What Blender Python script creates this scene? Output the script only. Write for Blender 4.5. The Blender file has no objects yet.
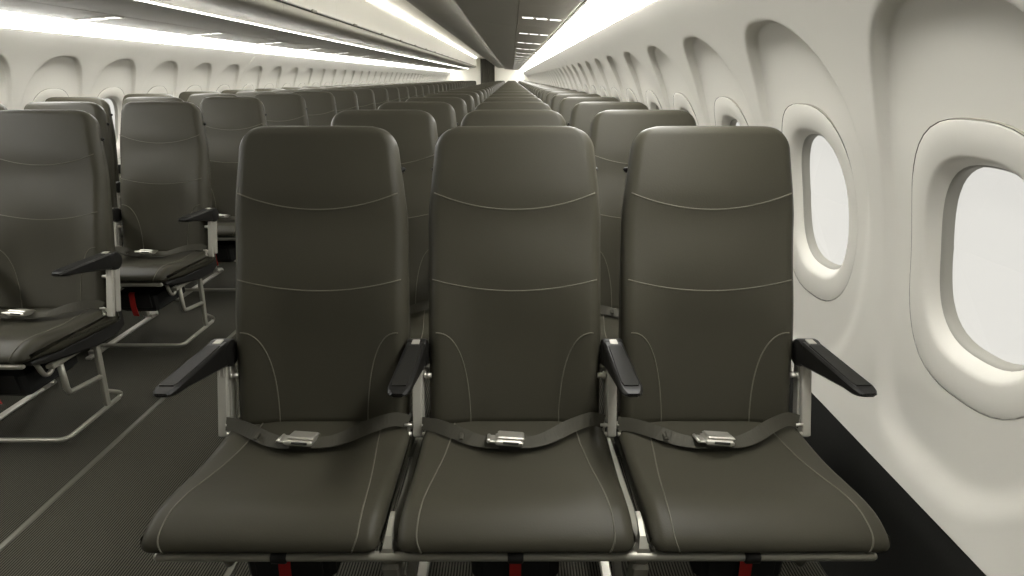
import bpy, math, random
from mathutils import Vector, Matrix
random.seed(7)
PI = math.pi
sc = bpy.context.scene
COL = sc.collection
EYE = 1.30            # camera height above the cabin floor
AISLE = -1.16         # x of the aisle's centre line
SP = 0.508            # seat spacing inside a triple
PITCH = 0.775         # row pitch
Y_ROW = 1.25          # y of the foot of the front backrest
N_ROWS = 34
WP, WY0 = 0.61, 1.62  # window pitch, y of the second window
BP, BY0 = 1.28, 3.78  # overhead bin pitch, y of the middle of one bin
Y_BACK, Y_END = -1.24, 28.6
Y_LIGHT = .35       # the light strips start here

# ---------------------------------------------------------------- materials
def nt_mat(name, col, rough=0.5, metal=0.0, spec=0.5, bump=None, var=None, sheen=0.0):
    m = bpy.data.materials.new(name); m.use_nodes = True
    nt = m.node_tree; b = nt.nodes['Principled BSDF']
    b.inputs['Base Color'].default_value = (*col, 1)
    b.inputs['Roughness'].default_value = rough
    b.inputs['Metallic'].default_value = metal
    b.inputs['Specular IOR Level'].default_value = spec
    tc = nt.nodes.new('ShaderNodeTexCoord')
    if bump:
        scale, strength, dist = bump
        n = nt.nodes.new('ShaderNodeTexNoise'); n.inputs['Scale'].default_value = scale
        n.inputs['Detail'].default_value = 3
        bp = nt.nodes.new('ShaderNodeBump'); bp.inputs['Strength'].default_value = strength
        bp.inputs['Distance'].default_value = dist
        nt.links.new(tc.outputs['Object'], n.inputs['Vector'])
        nt.links.new(n.outputs['Fac'], bp.inputs['Height'])
        nt.links.new(bp.outputs['Normal'], b.inputs['Normal'])
    if var:
        n2 = nt.nodes.new('ShaderNodeTexNoise'); n2.inputs['Scale'].default_value = var[0]
        mx = nt.nodes.new('ShaderNodeMix'); mx.data_type = 'RGBA'
        mx.inputs['A'].default_value = (*[c * (1 - var[1]) for c in col], 1)
        mx.inputs['B'].default_value = (*[min(1, c * (1 + var[1])) for c in col], 1)
        nt.links.new(tc.outputs['Object'], n2.inputs['Vector'])
        nt.links.new(n2.outputs['Fac'], mx.inputs['Factor'])
        nt.links.new(mx.outputs['Result'], b.inputs['Base Color'])
    return m
def emit_mat(name, col, strength):
    m = bpy.data.materials.new(name); m.use_nodes = True
    b = m.node_tree.nodes['Principled BSDF']
    b.inputs['Base Color'].default_value = (*[min(1, c * .8) for c in col], 1)
    b.inputs['Roughness'].default_value = 0.4
    b.inputs['Emission Color'].default_value = (*col, 1)
    b.inputs['Emission Strength'].default_value = strength
    return m

M = {}
M['leather'] = nt_mat('seat_leather', (.044, .041, .0292), .47, spec=.18, bump=(260, .12, .002), var=(3, .10))
M['thread'] = nt_mat('seam_thread', (.105, .098, .073), .7)
M['pan'] = nt_mat('pan_plastic', (.012, .0115, .010), .5, var=(5, .1))
M['shell'] = nt_mat('back_shell', (.05, .047, .038), .45, var=(4, .1))
M['arm'] = nt_mat('armrest_plastic', (.009, .0085, .0075), .42, spec=.3, bump=(300, .1, .001))
M['armpad'] = nt_mat('armrest_pad', (.013, .0125, .0105), .55, spec=.2, bump=(220, .15, .001))
M['post'] = nt_mat('painted_metal', (.40, .385, .335), .42, metal=.25, var=(8, .06))
M['tube'] = nt_mat('satin_tube', (.34, .33, .275), .42, metal=.4, var=(8, .06))
M['steel'] = nt_mat('bright_steel', (.58, .56, .50), .42, metal=.8, var=(10, .05))
M['web'] = nt_mat('belt_webbing', (.052, .049, .037), .65, spec=.2, bump=(700, .25, .001))
M['black'] = nt_mat('black_fabric', (.008, .008, .007), .8, bump=(150, .3, .002))
M['red'] = nt_mat('red_webbing', (.45, .014, .011), .6, bump=(600, .3, .001))
M['wall'] = nt_mat('sidewall_plastic', (.645, .626, .568), .55, spec=.35, bump=(420, .05, .001))
M['bezel'] = nt_mat('window_bezel', (.645, .626, .568), .5, spec=.35, bump=(420, .04, .001))
M['gap'] = nt_mat('dark_gap', (.03, .03, .025), .8)
M['joint'] = nt_mat('bezel_shadow_gap', (.14, .135, .115), .8)
M['bin'] = nt_mat('bin_plastic', (.36, .345, .295), .5, spec=.35, bump=(300, .04, .001))
M['bindoor'] = nt_mat('bin_door', (.82, .80, .74), .5, spec=.35, bump=(300, .03, .001))
M['psu'] = nt_mat('service_panel', (.37, .345, .29), .5, spec=.3, bump=(300, .05, .001))
M['ceil'] = nt_mat('ceiling_panel', (.74, .72, .65), .6, spec=.3, var=(2, .02))
M['dado'] = nt_mat('dado_black', (.012, .012, .010), .7, bump=(200, .2, .002))
M['trim'] = nt_mat('floor_trim', (.13, .125, .10), .45, metal=.3, var=(6, .08))
M['curtain'] = nt_mat('curtain_cloth', (.075, .07, .055), .85, bump=(200, .3, .002))
M['backwall'] = nt_mat('back_partition', (.10, .097, .085), .7, var=(3, .05))  # unseen wall, coloured dark so less light bounces onto the seat backs
M['end'] = nt_mat('end_panel', (.72, .70, .63), .5, var=(2, .03))
M['cove'] = emit_mat('cove_diffuser', (1, .988, .945), 5.2)
M['strip'] = emit_mat('ceiling_strip', (1, .988, .945), 5.5)
M['read'] = emit_mat('reading_lens', (1, .985, .93), .6)
M['seal'] = nt_mat('window_seal', (.30, .29, .255), .6)
M['led'] = emit_mat('accent_led', (1, .988, .945), 5.0)
M['pane'] = emit_mat('glowing_pane', (1, .98, .92), .150)  # the pane itself emits, standing in for daylight outside
M['pane'].node_tree.nodes['Principled BSDF'].inputs['Base Color'].default_value = (.10, .098, .09, 1)

def carpet():
    m = bpy.data.materials.new('ribbed_carpet'); m.use_nodes = True
    nt = m.node_tree; b = nt.nodes['Principled BSDF']; b.inputs['Roughness'].default_value = .95
    b.inputs['Specular IOR Level'].default_value = .15
    tc = nt.nodes.new('ShaderNodeTexCoord'); sp = nt.nodes.new('ShaderNodeSeparateXYZ')
    nt.links.new(tc.outputs['Object'], sp.inputs[0])
    mu = nt.nodes.new('ShaderNodeMath'); mu.operation = 'MULTIPLY'; mu.inputs[1].default_value = 2 * PI / .0084
    nt.links.new(sp.outputs['X'], mu.inputs[0])
    sn = nt.nodes.new('ShaderNodeMath'); sn.operation = 'SINE'; nt.links.new(mu.outputs[0], sn.inputs[0])
    mr = nt.nodes.new('ShaderNodeMapRange'); mr.inputs['From Min'].default_value = -.7; mr.inputs['From Max'].default_value = .7
    nt.links.new(sn.outputs[0], mr.inputs['Value'])
    nz = nt.nodes.new('ShaderNodeTexNoise'); nz.inputs['Scale'].default_value = 160
    nt.links.new(tc.outputs['Object'], nz.inputs['Vector'])
    ad = nt.nodes.new('ShaderNodeMath'); ad.operation = 'MULTIPLY_ADD'; ad.inputs[1].default_value = .25
    nt.links.new(nz.outputs['Fac'], ad.inputs[0]); nt.links.new(mr.outputs[0], ad.inputs[2])
    cr = nt.nodes.new('ShaderNodeValToRGB')
    cr.color_ramp.elements[0].color = (.006, .0057, .0045, 1); cr.color_ramp.elements[0].position = .1
    cr.color_ramp.elements[1].color = (.088, .084, .066, 1); cr.color_ramp.elements[1].position = 1.0
    nt.links.new(ad.outputs[0], cr.inputs[0]); nt.links.new(cr.outputs[0], b.inputs['Base Color'])
    bp = nt.nodes.new('ShaderNodeBump'); bp.inputs['Strength'].default_value = .35; bp.inputs['Distance'].default_value = .003
    nt.links.new(ad.outputs[0], bp.inputs['Height']); nt.links.new(bp.outputs[0], b.inputs['Normal'])
    return m
M['carpet'] = carpet()

# ---------------------------------------------------------------- mesh helpers
class MB:
    def __init__(s): s.v = []; s.f = []; s.m = []; s.sm = []
    def add(s, verts, faces, mi=0, smooth=True):
        o = len(s.v); s.v += [tuple(p) for p in verts]
        for f in faces:
            s.f.append(tuple(o + i for i in f)); s.m.append(mi); s.sm.append(smooth)
    def loft(s, rings, closed=True, caps=True, mi=0, smooth=True):
        n = len(rings[0]); V = [p for r in rings for p in r]; F = []
        for a in range(len(rings) - 1):
            for i in range(n if closed else n - 1):
                j = (i + 1) % n
                F.append((a * n + i, a * n + j, (a + 1) * n + j, (a + 1) * n + i))
        if caps and closed:
            F.append(tuple(range(n - 1, -1, -1)))
            F.append(tuple((len(rings) - 1) * n + i for i in range(n)))
        s.add(V, F, mi, smooth)
    def tube(s, path, r, n=10, mi=0, caps=True):
        path = [Vector(p) for p in path]; rings = []; up = None
        for i, p in enumerate(path):
            d = ((path[min(i + 1, len(path) - 1)] - path[max(i - 1, 0)])).normalized()
            if up is None:
                up = Vector((0, 0, 1)) if abs(d.z) < .9 else Vector((0, 1, 0))
            a = d.cross(up).normalized(); b = a.cross(d).normalized(); up = b
            rr = r[i] if isinstance(r, (list, tuple)) else r
            rings.append([p + a * math.cos(2 * PI * k / n) * rr + b * math.sin(2 * PI * k / n) * rr for k in range(n)])
        s.loft(rings, True, caps, mi)
    def box(s, c, size, bev=.004, mi=0, mat=None):
        # box with chamfered edges
        hx, hy, hz = [d / 2 for d in size]; b = min(bev, hx * .9, hy * .9, hz * .9)
        def ring(z, ix):
            x, y = hx - ix, hy - ix; q = b * .6
            return [(x - q, y, z), (x, y - q, z), (x, -y + q, z), (x - q, -y, z), (-x + q, -y, z), (-x, -y + q, z), (-x, y - q, z), (-x + q, y, z)]
        rings = [ring(-hz, b), ring(-hz + b, 0), ring(hz - b, 0), ring(hz, b)]
        R = []
        for r in rings:
            rr = []
            for p in r:
                p = Vector(p)
                if mat is not None: p = mat @ p
                rr.append(p + Vector(c))
            R.append(rr)
        s.loft(R, True, True, mi, smooth=False)
    def bar(s, a, b, w, t, wdir=(1, 0, 0), mi=0, bev=.003):
        # flat bar from a to b, width w along wdir, thickness t across
        a = Vector(a); b = Vector(b); d = b - a; L = d.length; d.normalize()
        wv = Vector(wdir); wv = (wv - d * wv.dot(d)).normalized(); tv = d.cross(wv)
        mt = Matrix((wv, tv, d)).transposed()
        s.box((a + b) / 2, (w, t, L), bev, mi, mt)
    def ribbon(s, path, ups, w, t, mi=0):
        rings = []
        path = [Vector(p) for p in path]
        for i, p in enumerate(path):
            d = (path[min(i + 1, len(path) - 1)] - path[max(i - 1, 0)]).normalized()
            u = Vector(ups[i]); u = (u - d * u.dot(d)).normalized(); n = d.cross(u)
            rings.append([p + u * w / 2 + n * t / 2, p + u * w / 2 - n * t / 2, p - u * w / 2 - n * t / 2, p - u * w / 2 + n * t / 2])
        s.loft(rings, True, True, mi, smooth=False)
    def build(s, name, mats, parent=None, loc=None):
        me = bpy.data.meshes.new(name); me.from_pydata(s.v, [], s.f)
        if not isinstance(mats, (list, tuple)): mats = [mats]
        for m in mats: me.materials.append(m)
        me.polygons.foreach_set('material_index', s.m)
        me.polygons.foreach_set('use_smooth', s.sm)
        me.update()
        import bmesh
        bm = bmesh.new(); bm.from_mesh(me); bmesh.ops.recalc_face_normals(bm, faces=bm.faces); bm.to_mesh(me); bm.free()
        o = bpy.data.objects.new(name, me); COL.objects.link(o)
        if parent: o.parent = parent
        if loc: o.location = loc
        return o
def autosmooth(o, ang=35):
    me = o.data
    import bmesh
    bm = bmesh.new(); bm.from_mesh(me)
    for e in bm.edges:
        if len(e.link_faces) == 2 and e.calc_face_angle(0) > math.radians(ang): e.smooth = False
    bm.to_mesh(me); bm.free()
def tag(o, label=None, cat=None, group=None, kind=None):
    if label: o['label'] = label
    if cat: o['category'] = cat
    if group: o['group'] = group
    if kind: o['kind'] = kind
    return o
def empty(name, loc):
    o = bpy.data.objects.new(name, None); o.empty_display_size = .1; o.location = loc; COL.objects.link(o); return o
def copy_tree(o, parent=None, skip=(), top=True):
    c = o.copy(); COL.objects.link(c)
    if parent: c.parent = parent
    for ch in list(o.children):
        base = ch.name.split('.')[0]
        if base in skip: continue
        copy_tree(ch, c, skip, False)
    return c
def lerp(a, b, t): return a + (b - a) * t
def sstep(a, b, x):
    t = max(0, min(1, (x - a) / (b - a))); return t * t * (3 - 2 * t)
def interp(tab, x):
    if x <= tab[0][0]: return tab[0][1]
    for (a, va), (b, vb) in zip(tab, tab[1:]):
        if x <= b: return lerp(va, vb, (x - a) / (b - a))
    return tab[-1][1]
def catmull(pts, n=8):
    P = [Vector(p) for p in pts]; out = []
    for i in range(len(P) - 1):
        p0 = P[max(i - 1, 0)]; p1 = P[i]; p2 = P[i + 1]; p3 = P[min(i + 2, len(P) - 1)]
        for k in range(n):
            t = k / n
            out.append(.5 * ((2 * p1) + (p2 - p0) * t + (2 * p0 - 5 * p1 + 4 * p2 - p3) * t * t + (3 * p1 - p0 - 3 * p2 + p3) * t ** 3))
    out.append(P[-1]); return out
def ordinal(n):
    w = ['', 'first', 'second', 'third', 'fourth', 'fifth', 'sixth', 'seventh', 'eighth', 'ninth', 'tenth', 'eleventh', 'twelfth',
         'thirteenth', 'fourteenth', 'fifteenth', 'sixteenth', 'seventeenth', 'eighteenth', 'nineteenth']
    tens = {2: 'twenty', 3: 'thirty', 4: 'forty'}
    tth = {2: 'twentieth', 3: 'thirtieth', 4: 'fortieth'}
    if n < 20: return w[n]
    return tth[n // 10] if n % 10 == 0 else tens[n // 10] + '-' + w[n % 10]

# ---------------------------------------------------------------- seat parts (local: floor z=0, y=0 at the foot of the backrest)
RA = math.radians(16.4)
AX = Vector((0, math.sin(RA), math.cos(RA)))       # up along the backrest
NF = Vector((0, -math.cos(RA), math.sin(RA)))      # out of its front face
ZB = .435                                          # bottom of the backrest's front
BL = (1.188 - ZB) / math.cos(RA)
B0 = Vector((0, (ZB - .465) * math.tan(RA), ZB))
def back_w(t):
    return interp([(0, .224), (.30, .226), (.70, .2265), (.76, .222), (.90, .209), (1, .202)], t)
def back_f(x, t):
    # relief of the front face: bolstered edges low down, hollow lumbar, gentle headrest pillow
    u = x / .218
    low = sstep(.62, .30, t)
    f = low * (.020 * (sstep(.45, .95, abs(u))) - .012 * math.exp(-(u / .55) ** 2) * math.exp(-((t - .22) / .22) ** 2))
    f += .010 * math.exp(-((t - .50) / .16) ** 2) * (1 - .5 * u * u)
    f += .012 * sstep(.66, .80, t) * (1 - .55 * u * u)
    return f
def outline_w(d):
    r = .062
    return 0 if d >= r else r - math.sqrt(max(0, r * r - (r - d) ** 2))
def back_pt(x, t, off=0.0):
    return B0 + AX * (t * BL) + NF * (back_f(x, t) + off) + Vector((x, 0, 0))
def make_backrest(x0, parent):
    mb = MB(); ts = [i / 34 for i in range(34)]
    ts = [t * .93 for t in ts] + [.93 + .07 * math.sin(k / 14 * PI / 2) for k in range(15)]
    rings = []
    for t in ts:
        d = (1 - t) * BL
        w = back_w(t) - (outline_w(d) if d < .062 else 0)
        rt = .026
        e = 0 if d > rt else rt - math.sqrt(max(0, rt * rt - (rt - d) ** 2))
        th = interp([(0, .085), (.5, .075), (.75, .066), (1, .058)], t)
        ring = []
        rc = .022
        # front from -x to +x with rounded edges, then the back face
        N = 22
        for i in range(N + 1):
            u = -1 + 2 * i / N; u = math.copysign(abs(u) ** .8, u)
            x = u * w
            edge = w - abs(x)
            rr = 0 if edge >= rc else rc - math.sqrt(max(0, rc * rc - (rc - edge) ** 2))
            ring.append(B0 + AX * (t * BL) + Vector((x, 0, 0)) + NF * (back_f(x, t) - rr - e))
        for i in range(9):
            u = 1 - 2 * i / 8; x = u * (w - .004)
            ring.append(B0 + AX * (t * BL) + Vector((x, 0, 0)) + NF * (-th + e + .016 * abs(u) ** 4))
        rings.append([p + Vector((x0, 0, 0)) for p in ring])
    mb.loft(rings, True, True, 0)
    # seams
    def seam(fn, n=28):
        mb.tube([fn(i / n) + Vector((x0, 0, 0)) for i in range(n + 1)], .0017, 6, 1)
    for t0, sag in ((.780, .054), (.496, .038)):
        def fn(k, t0=t0, sag=sag):
            u = -1 + 2 * k; t = t0 - sag * (1 - u * u)
            return back_pt(u * (back_w(t) - .013), t, .0002)
        seam(fn)
    for sgn in (-1, 1):
        def fn(k, sgn=sgn):
            a = k * PI / 2
            t = -.01 + .330 * math.cos(a) ** .9 if k < 1 else -.01
            x = .205 - .088 * math.sin(a) ** .85
            return back_pt(sgn * x, max(0.0, t), .0002)
        seam(fn)
    o = mb.build('backrest', [M['leather'], M['thread']], parent)
    for sgn in (-1, 1):
        h = MB(); p = B0 + AX * (.862 * BL) + NF * (-.040) + Vector((x0 + sgn * .205, 0, 0))
        h.tube([p, p + Vector((sgn * .010, 0, 0))], .0075, 10)
        h.tube([p + Vector((sgn * .008, 0, 0)), p + Vector((sgn * .014, .003, .003))], [.0055, .004], 8)
        h.build('coat_hook', M['arm'], o)
    return o

def cushion_profile():
    pts = [(.035, .452), (-.03, .451), (-.10, .450), (-.18, .454), (-.26, .466), (-.315, .474), (-.36, .475), (-.395, .466), (-.418, .452), (-.427, .436),
           (-.424, .426), (-.407, .417), (-.35, .406), (-.25, .388), (-.12, .378), (.02, .368), (.040, .385), (.042, .42)]
    P = catmull([(0, y, z) for y, z in pts] + [(0, pts[0][0], pts[0][1])], 4)
    return [(p.y, p.z) for p in P[:-1]]
CP = cushion_profile()
def prof_inset(P, d):
    n = len(P); out = []
    area = sum(P[i][0] * P[(i + 1) % n][1] - P[(i + 1) % n][0] * P[i][1] for i in range(n))
    sg = 1 if area > 0 else -1
    for i in range(n):
        a = P[i - 1]; b = P[(i + 1) % n]; dx, dy = b[0] - a[0], b[1] - a[1]; L = math.hypot(dx, dy) or 1
        out.append((P[i][0] - sg * dy / L * d, P[i][1] + sg * dx / L * d))
    return out
def cush_dish(x, y):
    return -.010 * (1 - (x / .235) ** 2) * sstep(-.40, -.22, y)
def cush_top(x, y):
    tab = [(p[0], p[1]) for p in CP if p[1] > .428 and p[0] < .036]
    tab.sort()
    return interp(tab, y) + cush_dish(x, y)
CW = .238
def make_cushion(x0, parent):
    mb = MB(); rings = []; rc = .028
    xs = [-CW + rc * (1 - math.cos(k / 7 * PI / 2)) for k in range(8)]
    xs += [lerp(xs[-1], -xs[-1], k / 14) for k in range(1, 14)] + [-x for x in reversed(xs)]
    for x in xs:
        edge = CW - abs(x)
        e = 0 if edge >= rc else rc - math.sqrt(max(0, rc * rc - (rc - edge) ** 2))
        rings.append([Vector((x0 + x, y, z + (cush_dish(x, y) if z > .43 else 0))) for y, z in prof_inset(CP, e)])
    mb.loft(rings, True, True, 0)
    # two lengthwise seams, over the nose and down the front
    front = [p for p in CP if p[0] < -.3]
    for sgn in (-1, 1):
        path = []
        top = [(y, cush_top(.18, y)) for y in [0 - .0125 * k for k in range(31)]]
        nose = [(y, z) for y, z in CP if y < -.378 and z > .412]
        for y, z in top: path.append((y, z))
        for y, z in nose: path.append((y, z))
        pts = []
        for i, (y, z) in enumerate(path):
            k = sstep(.0, -.36, y)
            x = lerp(.158, .196, sstep(0, 1, max(0, min(1, -y / .40)))) - .012 * sstep(.462, .42, z) * (1 if y < -.39 else 0)
            zz = z
            if y < -.378: zz = z + cush_dish(x, y)
            else: zz = cush_top(x, y)
            pts.append(Vector((x0 + sgn * x, y - (.0008 if y < -.39 else 0), zz + .0004)))
        mb.tube(pts, .0017, 6, 1)
    return mb.build('seat_cushion', [M['leather'], M['thread']], parent)
def make_pan(x0, parent):
    mb = MB(); P = [(.06, .43), (.05, .372), (-.12, .380), (-.26, .390), (-.38, .406), (-.382, .392), (-.33, .372), (-.22, .345), (-.08, .318), (.02, .315), (.075, .335), (.085, .43)]
    rings = []
    for x, e in ((-.215, .008), (-.209, 0), (.209, 0), (.215, .008)):
        rings.append([Vector((x0 + x, y, z)) for y, z in prof_inset(P, e)])
    mb.loft(rings, True, True, 0, smooth=False)
    return mb.build('seat_pan', M['pan'], parent)
def make_armrest(x, parent):
    mb = MB(); rings = []
    # hub, then the arm tapering forward
    hub = Vector((x, .033, .630))
    n = 24
    for dx, r in ((-.027, .028), (-.025, .034), (-.02, .0365), (.02, .0365), (.025, .034), (.027, .028)):
        rings.append([hub + Vector((dx, math.cos(2 * PI * k / n) * r, math.sin(2 * PI * k / n) * r)) for k in range(n)])
    mb.loft(rings, True, True, 0)
    rings = []
    ys = [.030, -.02, -.07, -.12, -.17, -.20, -.215, -.224, -.228]
    for y in ys:
        k = (y - .030) / (-.258)
        zt = lerp(.665, .672, k); th = lerp(.066, .024, min(1, k * 1.25)) if k < .8 else lerp(.024, .020, (k - .8) / .2)
        w = lerp(.025, .026, k)
        e = 0 if y > -.20 else .010 * ((-.20 - y) / .028) ** 2
        w -= e; zt2 = zt - e * .5; zb = zt - th + e * .6; q = .005
        ring = [(w - q, zt2), (w, zt2 - q), (w, zb + q * 1.2), (w - q * 1.4, zb), (-w + q * 1.4, zb), (-w, zb + q * 1.2), (-w, zt2 - q), (-w + q, zt2)]
        rings.append([Vector((x + a, y, z)) for a, z in ring])
    mb.loft(rings, True, True, 0)
    o = mb.build('armrest', M['arm'], parent); autosmooth(o, 40)
    pd = MB(); rings = []
    for y, w in ((-.002, .018), (-.05, .019), (-.12, .0205), (-.19, .021), (-.204, .017)):
        k = (y - .030) / (-.258); zt = lerp(.665, .672, k)
        rings.append([Vector((x + a * w, y, zt + b)) for a, b in ((-1, -.001), (-.86, .0022), (.86, .0022), (1, -.001))])
    pd.loft(rings, True, True, 0, smooth=False)
    pd.build('arm_pad', M['armpad'], o)
    cp = MB(); cp.box((x, .022, .666), (.020, .024, .004), .0015)
    cp.build('hub_tab', M['post'], o)
    return o
def make_post(x, parent):
    mb = MB()
    lo = Vector((x, -.040, .420)); hi = Vector((x, .026, .610))
    mb.bar(lo, hi, .025, .016, (1, 0, 0), bev=.004)
    d = (hi - lo).normalized(); bk = Vector((0, .024, -.008))
    mb.bar(lo + bk + d * .02, hi + bk * .9, .028, .026, (1, 0, 0), bev=.003)
    mb.bar(lo.lerp(hi, .80) + Vector((-.006, -.0095, .003)), hi + Vector((-.006, -.0115, .003)), .003, .002)
    mb.bar(lo.lerp(hi, .80) + Vector((.006, -.0095, .003)), hi + Vector((.006, -.0115, .003)), .003, .002)
    o = mb.build('frame_post', M['post'], parent)
    for zf, L in ((.78, .036), (.12, .024)):
        p = lo.lerp(hi, zf) + Vector((0, .010, 0))
        dirs = (-1, 1) if abs(x) < .6 else ((-1,) if x > 0 else (1,))
        for s in dirs:
            b = MB(); b.tube([p + Vector((s * .014, 0, 0)), p + Vector((s * L, 0, 0))], .0072, 10)
            b.tube([p + Vector((s * (.016), 0, 0)), p + Vector((s * .021, 0, 0))], .0105, 6)
            b.build('bolt', M['steel'], o)
    return o
def make_belt(x0, parent):
    mb = MB()
    L = catmull([(-.240, -.042, .462), (-.200, -.060, .468), (-.150, -.086, .467), (-.100, -.110, .462), (-.062, -.122, .463), (-.040, -.124, .466)], 6)
    R = catmull([(.232, -.036, .464), (.195, -.046, .478), (.140, -.074, .476), (.085, -.105, .466), (.045, -.120, .464), (.012, -.124, .467)], 6)
    for P in (L, R):
        n = len(P)
        ups = [Vector((0, lerp(.45, .95, sstep(.1, .8, i / n)), lerp(.9, .25, sstep(.1, .8, i / n)))) for i in range(n)]
        pts = []
        for i, p in enumerate(P):
            p = Vector(p); k = sstep(.55, .95, i / n)
            base = cush_top(p.x, p.y) + .010
            p.z = lerp(p.z, max(base, p.z - .002), k)
            pts.append(p + Vector((x0, 0, 0)))
        mb.ribbon(pts, ups, .034, .0022)
    # keeper loop on the adjusting strap
    p = L[14] + Vector((x0, 0, .001)); mb.box(p, (.010, .040, .007), .002, 0)
    o = mb.build('seat_belt', M['web'], parent)
    b = MB(); rot = Matrix.Rotation(math.radians(-14), 3, 'X') @ Matrix.Rotation(math.radians(4), 3, 'Y')
    c = Vector((x0 - .014, -.126, .474))
    b.box(c, (.068, .052, .014), .004, 0, rot)
    b.box(c + rot @ Vector((0.004, .003, .0095)), (.066, .048, .007), .003, 0, rot @ Matrix.Rotation(math.radians(-3), 3, 'X'))
    b.box(c + rot @ Vector((.004, -.0258, .001)), (.038, .003, .006), .001, 1, rot)
    b.box(c + rot @ Vector((-.042, 0, -.001)), (.022, .040, .006), .002, 0, rot)
    b.tube([c + rot @ Vector((-.050, -.020, 0)), c + rot @ Vector((-.050, .020, 0))], .0045, 8)
    b.build('buckle', [M['steel'], M['gap']], o)
    for s in (-1, 1):
        a = MB(); q = Vector((x0 + s * .232, -.042, .452))
        a.bar(q + Vector((0, .0, -.042)), q + Vector((0, .004, .010)), .012, .006, (0, 1, 0), bev=.002)
        a.tube([q + Vector((-.010, 0, .006)), q + Vector((.010, 0, .006))], .0045, 8)
        a.tube([q + Vector((-.008, -.006, -.018)), q + Vector((.008, -.006, -.018))], .006, 8)
        a.build('belt_anchor', M['steel'], o)
    return o
def make_pouch(x0, parent):
    mb = MB()
    mb.box((x0, -.190, .275), (.200, .250, .105), .018)
    mb.box((x0, -.318, .285), (.150, .008, .070), .003)
    o = mb.build('life_vest_pouch', M['black'], parent)
    s = MB(); P = catmull([(x0, -.322, .332), (x0, -.332, .327), (x0, -.336, .30), (x0, -.340, .265), (x0 + .003, -.342, .235), (x0 + .002, -.338, .215)], 5)
    s.ribbon(P, [(1, 0, 0)] * len(P), .026, .003)
    s.build('pull_strap', M['red'], o)
    return o

def make_triple():
    root = empty('triple_seat', (0, 0, 0))
    for i in (-1, 0, 1):
        x0 = i * SP
        make_cushion(x0, root); make_backrest(x0, root); make_pan(x0, root); make_belt(x0, root); make_pouch(x0, root)
    for x in (-1.5 * SP, -.5 * SP, .5 * SP, 1.5 * SP):
        make_armrest(x, root); make_post(x, root)
    # tubes under the cushions
    t = MB(); t.tube([(-.715, -.412, .405), (.715, -.412, .405)], .0098, 14)
    for s in (-1, 1): t.tube([(s * .715, -.412, .405), (s * .722, -.412, .405)], [.0098, .006], 14)
    ft = t.build('front_tube', M['tube'], root); autosmooth(ft, 50)
    for i in (-1, 0, 1):
        c = MB(); x = i * SP * .93
        c.tube([(x - .016, -.412, .405), (x - .013, -.412, .405), (x + .013, -.412, .405), (x + .016, -.412, .405)], [.0108, .0145, .0145, .0108], 12)
        c.box((x, -.400, .412), (.024, .016, .018), .004)
        c.build('tube_clip', M['arm'], ft)
    t = MB(); t.tube([(-.70, .005, .345), (.70, .005, .345)], .019, 14)
    t.build('rear_tube', M['tube'], root)
    for s in (-1, 1):
        x = s * .256
        l = MB()
        l.bar((x, -.392, .372), (x, -.330, .030), .034, .034, (1, 0, 0), bev=.006)
        l.bar((x, -.405, .412), (x, -.375, .362), .036, .034, (1, 0, 0), bev=.008)
        # spreader foot of the leg, showing in the gap between two cushions
        l.loft([[Vector((x + a * w, y, z)) for a in (-1, 1)] + [Vector((x + a * w, y + .02, z)) for a in (1, -1)] for y, z, w in ((-.416, .405, .018), (-.412, .424, .010), (-.395, .440, .006), (-.36, .452, .005))], True, True, 0, False)
        l.bar((x, -.395, .395), (x, .02, .352), .020, .040, (1, 0, 0), bev=.004)
        l.build('front_leg', M['tube'], root)
        r = MB(); r.bar((x + s * -.004, .010, .345), (x, .085, .030), .030, .026, (1, 0, 0), bev=.006)
        r.bar((x, -.325, .060), (x, .005, .335), .022, .018, (1, 0, 0), bev=.004)
        r.build('rear_leg', M['post'], root)
        k = MB(); k.box((x, -.115, .009), (.030, .56, .014), .004); k.box((x, .125, .020), (.044, .060, .030), .006); k.box((x, -.335, .020), (.044, .050, .030), .006)
        k.tube([(x - .03, .132, .022), (x + .03, .132, .022)], .009, 10)
        k.build('floor_rail', M['steel'], root)
        # side leg: post, gusset and L bracket at the end of the unit
        x = s * .690
        g = MB()
        g.bar((x, -.060, .330), (x, -.095, .050), .016, .024, (1, 0, 0), bev=.004)
        g.tube(catmull([(x, -.088, .115), (x, -.040, .082), (x, -.014, .058), (x, -.035, .046), (x, -.092, .045)], 6), .0085, 8)
        g.tube([(x, -.245, .345), (x, -.250, .225), (x, -.243, .205), (x, -.225, .200), (x, -.086, .180)], .0105, 8)
        g.box((x, -.160, .335), (.030, .260, .018), .004)
        g.tube(catmull([(x, -.335, .372), (x, -.318, .322), (x, -.290, .318), (x, -.270, .345)], 5), .008, 8)
        g.build('side_leg', M['tube'], root)
    b = MB(); P = [(-.690, -.03, .046)] + [Vector((-.690 + .03 - .03 * math.cos(a), -.29 - .03 * math.sin(a), .046)) for a in [k * PI / 10 for k in range(6)]]
    P = P + [Vector((-p[0], p[1], p[2])) for p in reversed([Vector(q) for q in P])]
    b.tube(P, .0095, 10); b.build('luggage_bar', M['tube'], root)
    return root

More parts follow.
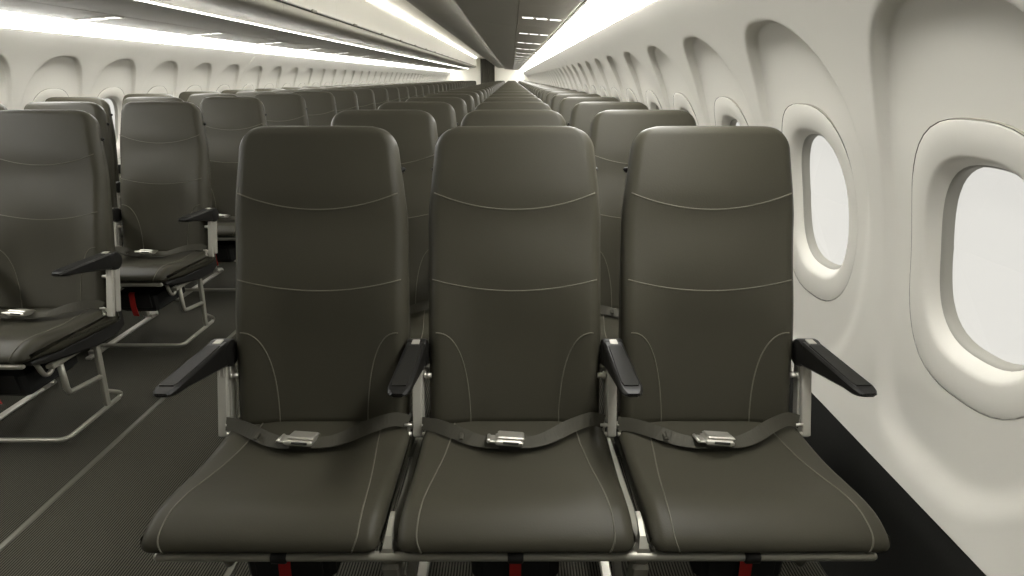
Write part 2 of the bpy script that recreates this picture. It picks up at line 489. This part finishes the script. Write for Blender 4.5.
proto = make_triple()
LCX = 2 * AISLE - .028
SKIP_MID = ('life_vest_pouch', 'coat_hook_none')
SKIP_FAR = ('life_vest_pouch', 'seat_belt', 'front_tube', 'rear_tube', 'floor_rail', 'luggage_bar', 'bolt', 'front_leg', 'rear_leg', 'coat_hook', 'arm_pad', 'hub_tab')
def place_triple(x, k, label, first=False):
    skip = () if k <= 5 else SKIP_FAR
    o = proto if first else copy_tree(proto, None, skip)
    o.location = (x, Y_ROW + k * PITCH, 0)
    tag(o, label, 'airplane seats', 'triple seats in rows')
    return o
for k in range(N_ROWS):
    if k == 0: lb = 'nearest row of three charcoal leather seats, beside the right windows, seen whole from front'
    else: lb = 'row of three charcoal leather seats right of the aisle, %s row from the camera' % ordinal(k + 1)
    place_triple(0, k, lb, k == 0)
for k in range(1, N_ROWS):
    if k == 1: lb = 'nearest row of three charcoal leather seats left of the aisle, cut by left photo edge'
    else: lb = 'row of three charcoal leather seats left of the aisle, %s row from the camera' % ordinal(k)
    place_triple(LCX, k, lb)

# ---------------------------------------------------------------- sidewalls
def mx(side, x): return x if side > 0 else 2 * AISLE - x - .06 * sstep(-.2, .03, x)
WALL_TAB = [(-.90, .905), (-.80, .925), (-.65, .930), (-.50, .918), (-.35, .892), (-.20, .845), (-.05, .778), (.05, .718), (.136, .652), (.20, .590), (.262, .518)]
def _spl(tab):
    P = catmull([(x, z, 0) for z, x in tab], 10)
    return [(p.y, p.x) for p in P]
WALL_S = _spl(WALL_TAB)
def wall_x(z): return interp(WALL_S, z)
def wall_n(z):
    h = .02; dx = (wall_x(z + h) - wall_x(z - h)) / (2 * h)
    n = Vector((1, 0, -dx)); return n.normalized()      # outward
WZ0, WZ1 = -.895, .260
WCZ = -.357                                             # window centre
def wpt(side, y, z, d):
    n = wall_n(z); x = wall_x(z) + n.x * d; zz = z + n.z * d
    X = mx(side, x)
    return (X, y, EYE + zz)
def sup(a, b, n, th):
    c, s = math.cos(th), math.sin(th)
    r = (abs(c / a) ** n + abs(s / b) ** n) ** (-1 / n)
    return r
# the tall arched recess around each window
RH, RZT, RZB = .276, .136, -.866
RC = (RZT + RZB) / 2; RB = (RZT - RZB) / 2
def recess_r(th):        # from the window centre, by marching to the recess outline
    c, s = math.cos(th), math.sin(th); lo, hi = 0, 1.2
    for _ in range(40):
        m = (lo + hi) / 2; y = c * m; z = WCZ + s * m
        v = z - RC
        n = 2.7 if v > 0 else 2.8
        f = abs(y / RH) ** n + abs(v / RB) ** n
        if f < 1: lo = m
        else: hi = m
    return lo
def rect_r(th):
    c, s = math.cos(th), math.sin(th); r = 9
    if abs(c) > 1e-6: r = min(r, (WP / 2) / abs(c))
    if s > 1e-6: r = min(r, (WZ1 - WCZ) / s)
    if s < -1e-6: r = min(r, (WZ0 - WCZ) / s)
    return r
BEZ = (.201, .283, 2.7)
DEPTH = .032
def depth_at(z):
    return DEPTH * (.40 + .44 * sstep(-.26, .08, z) + .14 * sstep(-.55, -.80, z))
def build_wall(side):
    mb = MB(); cor = [math.atan2(WZ1 - WCZ, WP / 2), math.atan2(WZ0 - WCZ, WP / 2)]
    cor = [cor[0], PI - cor[0], PI - cor[1], 2 * PI + cor[1]]
    k0 = -3; k1 = int((Y_END - WY0) / WP) + 1
    for k in range(k0, k1):
        yc = WY0 + k * WP
        NA = 112 if k < 9 else 56
        ths = sorted(set([2 * PI * i / NA for i in range(NA)] + cor))
        cols = []
        for th in ths:
            c, s = math.cos(th), math.sin(th)
            rb = sup(*BEZ, th); rr = recess_r(th); rx = rect_r(th)
            # transition of the recess edge: from rr-tw (full depth) to rr+tb (flush)
            topk = sstep(.0, .9, s)
            tw = interp([(-1, .075), (-.2, .050), (.3, .030), (.7, .019), (1, .018)], s); tb = .006
            rs = [rb - .001, rb, lerp(rb, rr - tw, .35), lerp(rb, rr - tw, .7)]
            rs += [rr - tw + (tw + tb) * j / 7 for j in range(8)]
            e = max(rr + tb, 0); rx2 = max(rx, e + .001)
            rs.insert(4, rr - tw - .010)
            rs += [min(e + .009, rx2), min(e + .02, rx2), lerp(e + .02, rx2, .5) if rx2 > e + .02 else rx2,  rx2]
            rs = sorted(rs)
            col = []
            for i, r in enumerate(rs):
                r = min(r, rx); y = c * r; z = WCZ + s * r
                q = (r - (rr - tw)) / (tw + tb)
                d = depth_at(z) * (1 - sstep(0, 1, q))
                col.append(wpt(side, yc + y, z, d))
            cols.append(col)
        n = len(cols[0]); V = [p for c_ in cols for p in c_]; F = []
        for a in range(len(cols)):
            b = (a + 1) % len(cols)
            for i in range(n - 1): F.append((a * n + i, a * n + i + 1, b * n + i + 1, b * n + i))
        mb.add(V, F, 0, True)
    nm = 'wall_right' if side > 0 else 'wall_left'
    o = mb.build(nm, M['wall'])
    tag(o, 'cream moulded sidewall with arched window recesses on the %s' % ('right' if side > 0 else 'left'), 'wall', None, 'structure')
    return k0, k1
for side in (1, -1): k0, k1 = build_wall(side)

# a window: bezel plate, funnel, inner reveal, pane (built about its own centre for each side)
def ring_pts(side, a, b, n, d, N=64, z_off=0):
    out = []
    for i in range(N):
        th = 2 * PI * i / N; r = sup(a, b, n, th)
        y = math.cos(th) * r; z = WCZ + z_off + math.sin(th) * r
        out.append(Vector(wpt(side, y, z, d)))
    return out
def make_window(side):
    root = empty('window', (0, 0, 0)); c = Vector(wpt(side, 0, WCZ, 0))
    root.location = c
    D0 = depth_at(WCZ)
    def rel(r): return [p - c for p in r]
    # bezel follows the recess floor, a fine dark joint around it
    g = MB(); g.loft([rel(ring_pts(side, BEZ[0] + .0005, BEZ[1] + .0005, BEZ[2], D0 - .000)), rel(ring_pts(side, BEZ[0] - .0008, BEZ[1] - .0008, BEZ[2], D0 + .003)), rel(ring_pts(side, BEZ[0] - .003, BEZ[1] - .003, BEZ[2], D0 + .003))], True, False)
    g.build('bezel_joint', M['joint'], root)
    b = MB()
    spec = [(.1998, .2818, 2.7, D0 + .003), (.1994, .2814, 2.7, D0 + .0004), (.198, .280, 2.7, D0 - .0002), (.180, .246, 2.65, D0 - .0004), (.164, .222, 2.6, D0 + .000), (.159, .215, 2.6, D0 + .0015),
            (.155, .210, 2.6, D0 + .005), (.150, .203, 2.6, D0 + .012), (.146, .196, 2.6, D0 + .020), (.144, .192, 2.6, D0 + .026)]
    b.loft([rel(ring_pts(side, *s)) for s in spec], True, False)
    b.build('bezel', M['bezel'], root)
    v = MB()
    spec = [(.144, .192, 2.6, D0 + .026), (.141, .188, 2.6, D0 + .028), (.139, .185, 2.6, D0 + .034), (.136, .181, 2.6, D0 + .050)]
    v.loft([rel(ring_pts(side, *s)) for s in spec], True, False)
    v.build('reveal', M['seal'], root)
    p = MB(); r = rel(ring_pts(side, .138, .183, 2.6, D0 + .048)); r2 = rel(ring_pts(side, .138, .183, 2.6, D0 + .054))
    p.loft([r, r2], True, True, 0, False)
    p.build('pane', M['pane'], root)
    return root
for side, sn in ((1, 'right'), (-1, 'left')):
    w = make_window(side); base = w.location.copy(); used = False
    n = 0
    for k in range(k0, k1):
        o = w if not used else copy_tree(w)
        used = True
        o.location = base + Vector((0, WY0 + k * WP, 0))
        nn = k + 2 if side > 0 else k - 2
        o.name = 'window_%d' % (k - k0 + 1 + (0 if side > 0 else 100))
        if nn < 1: lb = 'oval cabin window of the %s wall just outside the picture' % sn
        elif nn == 1: lb = 'oval cabin window in the cream %s wall, nearest the camera' % sn
        else: lb = 'oval cabin window in the cream %s wall, %s from the camera' % (sn, ordinal(nn))
        tag(o, lb, 'window', 'windows of the %s wall' % sn, 'structure')

# ---------------------------------------------------------------- prism helper for long profiles (points in x, z relative to the eye)

def extrude(mb, pts, y0, y1, side=1, mi=0, closed=True, smooth=False, ny=1):
    rings = [[Vector((mx(side, x), lerp(y0, y1, j / ny), EYE + z)) for x, z in pts] for j in range(ny + 1)]
    mb.loft(rings, closed, closed, mi, smooth)

# dark dado below the sidewalls, cove lights above them
for side, sn in ((1, 'right'), (-1, 'left')):
    d = MB()
    extrude(d, [(.910, -.893), (.925, -.885), (.990, -.885), (.990, -EYE), (.875, -EYE), (.880, -1.24), (.895, -1.05)], Y_BACK, Y_END, side)
    tag(d.build('baseboard_' + sn, M['dado']), 'black dado panel under the cream %s sidewall' % sn, 'panel', None, 'structure')
    c = MB()
    extrude(c, [(.352, .3335), (.380, .312), (.415, .293), (.455, .279), (.490, .271), (.522, .268), (.545, .300), (.380, .372)], Y_LIGHT, Y_END, side)
    tag(c.build('cove_light', M['cove']), 'long white cove light strip between %s overhead bins and sidewall' % sn, 'light')
    f = MB()
    extrude(f, [(.333, .345), (.338, .336), (.350, .3335), (.378, .372), (.35, .375)], Y_BACK, Y_END, side)
    tag(f.build('trim_1' if side > 0 else 'trim_2', M['bindoor']), 'pale fairing beside the %s cove light' % sn, 'trim', None, 'structure')

# ---------------------------------------------------------------- overhead bins and service panels
def make_bin(side):
    root = empty('overhead_bin', (0, 0, 0)); h = BP / 2 - .002
    def prism(name, pts, mat, parent, y0=-h, y1=h, smooth=False):
        mb = MB(); rings = [[Vector((mx(side, x) - mx(side, -.1), y, z)) for x, z in pts] for y in (y0, y1)]
        mb.loft(rings, True, True, 0, smooth); o = mb.build(name, mat, parent)
        if smooth: autosmooth(o, 32)
        return o
    lower = [(-.05 + .078, .3565), (-.300, .381), (-.312, .382), (-.315, .3835), (-.3155, .386), (-.3155, .395)]
    curve = [(p.x, p.y) for p in catmull([(-.317, .399, 0), (-.328, .411, 0), (-.350, .423, 0), (-.385, .430, 0), (-.45, .431, 0), (-.54, .431, 0), (-.60, .433, 0), (-.645, .441, 0), (-.664, .452, 0), (-.672, .468, 0), (-.673, .485, 0), (-.668, .502, 0)], 4)]
    back = [(-.655, .506), (-.640, .510), (-.640, .860), (-.60, .885), (.10, .885), (.36, .60), (.430, .40), (.345, .385), (.028, .385)]
    prism('bin_body', lower + curve + back, M['bin'], root, smooth=True)
    door = [(-.672, .515)] + [(p.x, p.y) for p in catmull([(-.680, .520, 0), (-.686, .60, 0), (-.686, .70, 0), (-.680, .80, 0), (-.668, .845, 0)], 6)] + [(-.645, .845), (-.645, .515)]
    d = prism('bin_door', door, M['bindoor'], root, -h - .0012, h + .0012, smooth=True)
    l = MB(); l.box((mx(side, -.682) - mx(side, -.1), .0, .517), (.018, .110, .020), .004); l.box((mx(side, -.692) - mx(side, -.1), .0, .520), (.006, .075, .010), .002)
    l.build('latch', M['bin'], d)
    e = prism('accent_light', [(-.3150, .3870), (-.3175, .3873), (-.3175, .3937), (-.3150, .3940)], M['led'], root)
    g = prism('door_joint', [(-.655, .506), (-.669, .503), (-.671, .509), (-.669, .516), (-.655, .516)], M['gap'], root)
    return root
def make_psu(side):
    root = empty('service_panel', (0, 0, 0)); h = BP / 2 - .0015
    P = [(.0335, .3555), (.320, .3345), (.326, .337), (.326, .362), (.030, .374), (.030, .358)]
    mb = MB(); ox = mx(side, .18)
    mb.loft([[Vector((mx(side, x) - ox, y, z)) for x, z in P] for y in (-h, h)], True, True, 0, False)
    mb.build('panel', M['psu'], root)
    sl = (.3345 - .3555) / (.320 - .0335)
    for xc in (.094, .180, .266):
        z = .3555 + (xc - .0335) * sl
        l = MB(); rot = Matrix.Rotation(math.atan(sl) * (-1 if side > 0 else 1), 3, 'Y')
        l.box((mx(side, xc) - ox, 0, z - .0005), (.068, .078, .006), .002, 0, rot)
        o = l.build('reading_light', M['read'], root)
        fr = MB()
        for sx in (-1, 1): fr.box((mx(side, xc) - ox + sx * .037, 0, z - .0005 + sx * .037 * sl * (1 if side > 0 else -1)), (.004, .086, .007), .001, 0, rot)
        for sy in (-1, 1): fr.box((mx(side, xc) - ox, sy * .042, z - .0005), (.078, .004, .007), .001, 0, rot)
        fr.build('light_frame', M['bin'], o)
    return root
for side, sn in ((1, 'right'), (-1, 'left')):
    b = make_bin(side); p = make_psu(side); first = True; n = 0
    ks = range(-3, 19)  # the unseen ones over the camera are added to darken the near cabin
    for k in ks:
        ob = b if first else copy_tree(b); op = p if first else copy_tree(p); first = False
        y = BY0 + k * BP
        ob.location = (mx(side, -.1), y, EYE); op.location = (mx(side, .18), y, EYE)
        nn = k + 1 if side > 0 else k + 2
        where = ('just above the picture' if nn == 0 else '%s behind the camera' % ordinal(-nn)) if nn < 1 else ('nearest the camera' if nn == 1 else '%s from the camera' % ordinal(nn))
        tag(ob, 'grey overhead luggage bin above the %s seats, %s' % (sn, where), 'overhead bin', 'overhead bins above the %s seats' % sn)
        tag(op, 'grey service panel with three lit reading lights over %s seats, %s' % (sn, where), 'service panel', 'service panels above the %s seats' % sn)

# ceiling panel over the aisle, light strips along its edges, outer shell
c = MB()
extrude(c, [(-.640, .893)] + [(AISLE + .46 * math.cos(a), .893 + .030 * math.sin(a)) for a in [k * PI / 12 for k in range(13)]] + [(-1.68, .893), (-1.68, .99), (-.64, .99)], Y_BACK, Y_END)
tag(c.build('ceiling', M['ceil']), 'pale ceiling panel running above the aisle', 'ceiling', None, 'structure')
s = MB(); extrude(s, [(1.12, -.90), (1.08, .30), (.60, .95), (-.70, 1.02), (AISLE, 1.03), (-1.62, 1.02), (2 * AISLE - .66, .95), (2 * AISLE - 1.14, .30), (2 * AISLE - 1.18, -.90),
              (2 * AISLE - 1.24, -.90), (2 * AISLE - 1.20, .35), (2 * AISLE - .62, 1.02), (AISLE, 1.10), (.62, 1.02), (1.14, .35), (1.18, -.90)], Y_BACK, Y_END)
tag(s.build('fuselage_shell', M['bin']), 'unseen grey fuselage shell behind the panels, closing off outside light', 'shell', None, 'structure')  # out of view, put in to stop world light leaking past the panels
for side, sn in ((1, 'right'), (-1, 'left')):
    l = MB(); extrude(l, [(-.660, .852), (-.672, .854), (-.680, .862), (-.676, .868), (-.660, .868)], Y_LIGHT, Y_END - .9, side)
    tag(l.build('ceiling_light_strip', M['strip']), 'thin white light strip along top of the %s bins' % sn, 'light')

# ---------------------------------------------------------------- floor
f = MB(); f.box((AISLE - .03, (Y_BACK + Y_END) / 2, -.02), (4.3, Y_END - Y_BACK, .04), .001)
tag(f.build('floor', M['carpet']), 'dark ribbed cabin carpet with ribs running lengthwise', 'floor', None, 'structure')
for side, sn in ((1, 'right'), (-1, 'left')):
    t = MB(); extrude(t, [(-.812, -EYE), (-.809, -EYE + .005), (-.793, -EYE + .005), (-.790, -EYE)], Y_BACK, Y_END, side)
    tag(t.build('trim_4' if side > 0 else 'trim_5', M['trim']), 'thin metal floor strip on the %s edge of the aisle carpet' % sn, 'floor strip', None, 'structure')

# ---------------------------------------------------------------- far end and rear end
e = MB(); e.box((AISLE - .03, Y_END + .03, 1.15), (4.3, .06, 2.3), .002)
tag(e.build('wall_front', M['end']), 'pale partition wall closing the far end of the cabin', 'wall', None, 'structure')
e = MB(); e.box((AISLE - .03, Y_BACK - .03, 1.15), (4.3, .06, 2.3), .002)
tag(e.build('wall_back', M['backwall']), 'dark grey wall closing the cabin behind the camera', 'wall', None, 'structure')
cr = empty('curtain', (AISLE, Y_END - .12, 0))
cl = MB(); rows = []
for z in (.02, .5, 1.2, 1.8, 2.16):
    rows.append([Vector((-.34 + .68 * i / 160, .045 * math.sin(i / 160 * 2 * PI * 8) * (.75 + .25 * (2.2 - z) / 2.2), z)) for i in range(161)])
back_rows = [[p + Vector((0, .004, 0)) for p in r] for r in rows]
rings = [a + list(reversed(b)) for a, b in zip(rows, back_rows)]
cl.loft(rings, True, True, 0)
cl.build('cloth', M['curtain'], cr)
rl = MB(); rl.tube([(-.40, 0, 2.175), (.40, 0, 2.175)], .012, 10); rl.build('curtain_rail', M['steel'], cr)
tag(cr, 'dark pleated curtain hanging across the far end of the aisle', 'curtain')

# ---------------------------------------------------------------- world, camera, colour management
w = bpy.data.worlds.new('World'); sc.world = w; w.use_nodes = True
w.node_tree.nodes['Background'].inputs[0].default_value = (.9, .9, .87, 1)
w.node_tree.nodes['Background'].inputs[1].default_value = .5
cam = bpy.data.cameras.new('Camera'); co = bpy.data.objects.new('Camera', cam); COL.objects.link(co)
co.location = (-.008, 0, EYE); F = 550.0
cam.sensor_width = 36; cam.lens = F / 1024 * 36; cam.clip_start = .02
co.rotation_euler = (PI / 2 - math.atan(210 / F), 0, math.radians(-.05))
sc.camera = co
sc.view_settings.view_transform = 'Standard'; sc.view_settings.look = 'None'
sc.view_settings.gamma = 1; sc.view_settings.use_curve_mapping = False
sc.view_settings.exposure = 2.22
sc.cycles.max_bounces = 8; sc.cycles.diffuse_bounces = 5; sc.cycles.glossy_bounces = 3
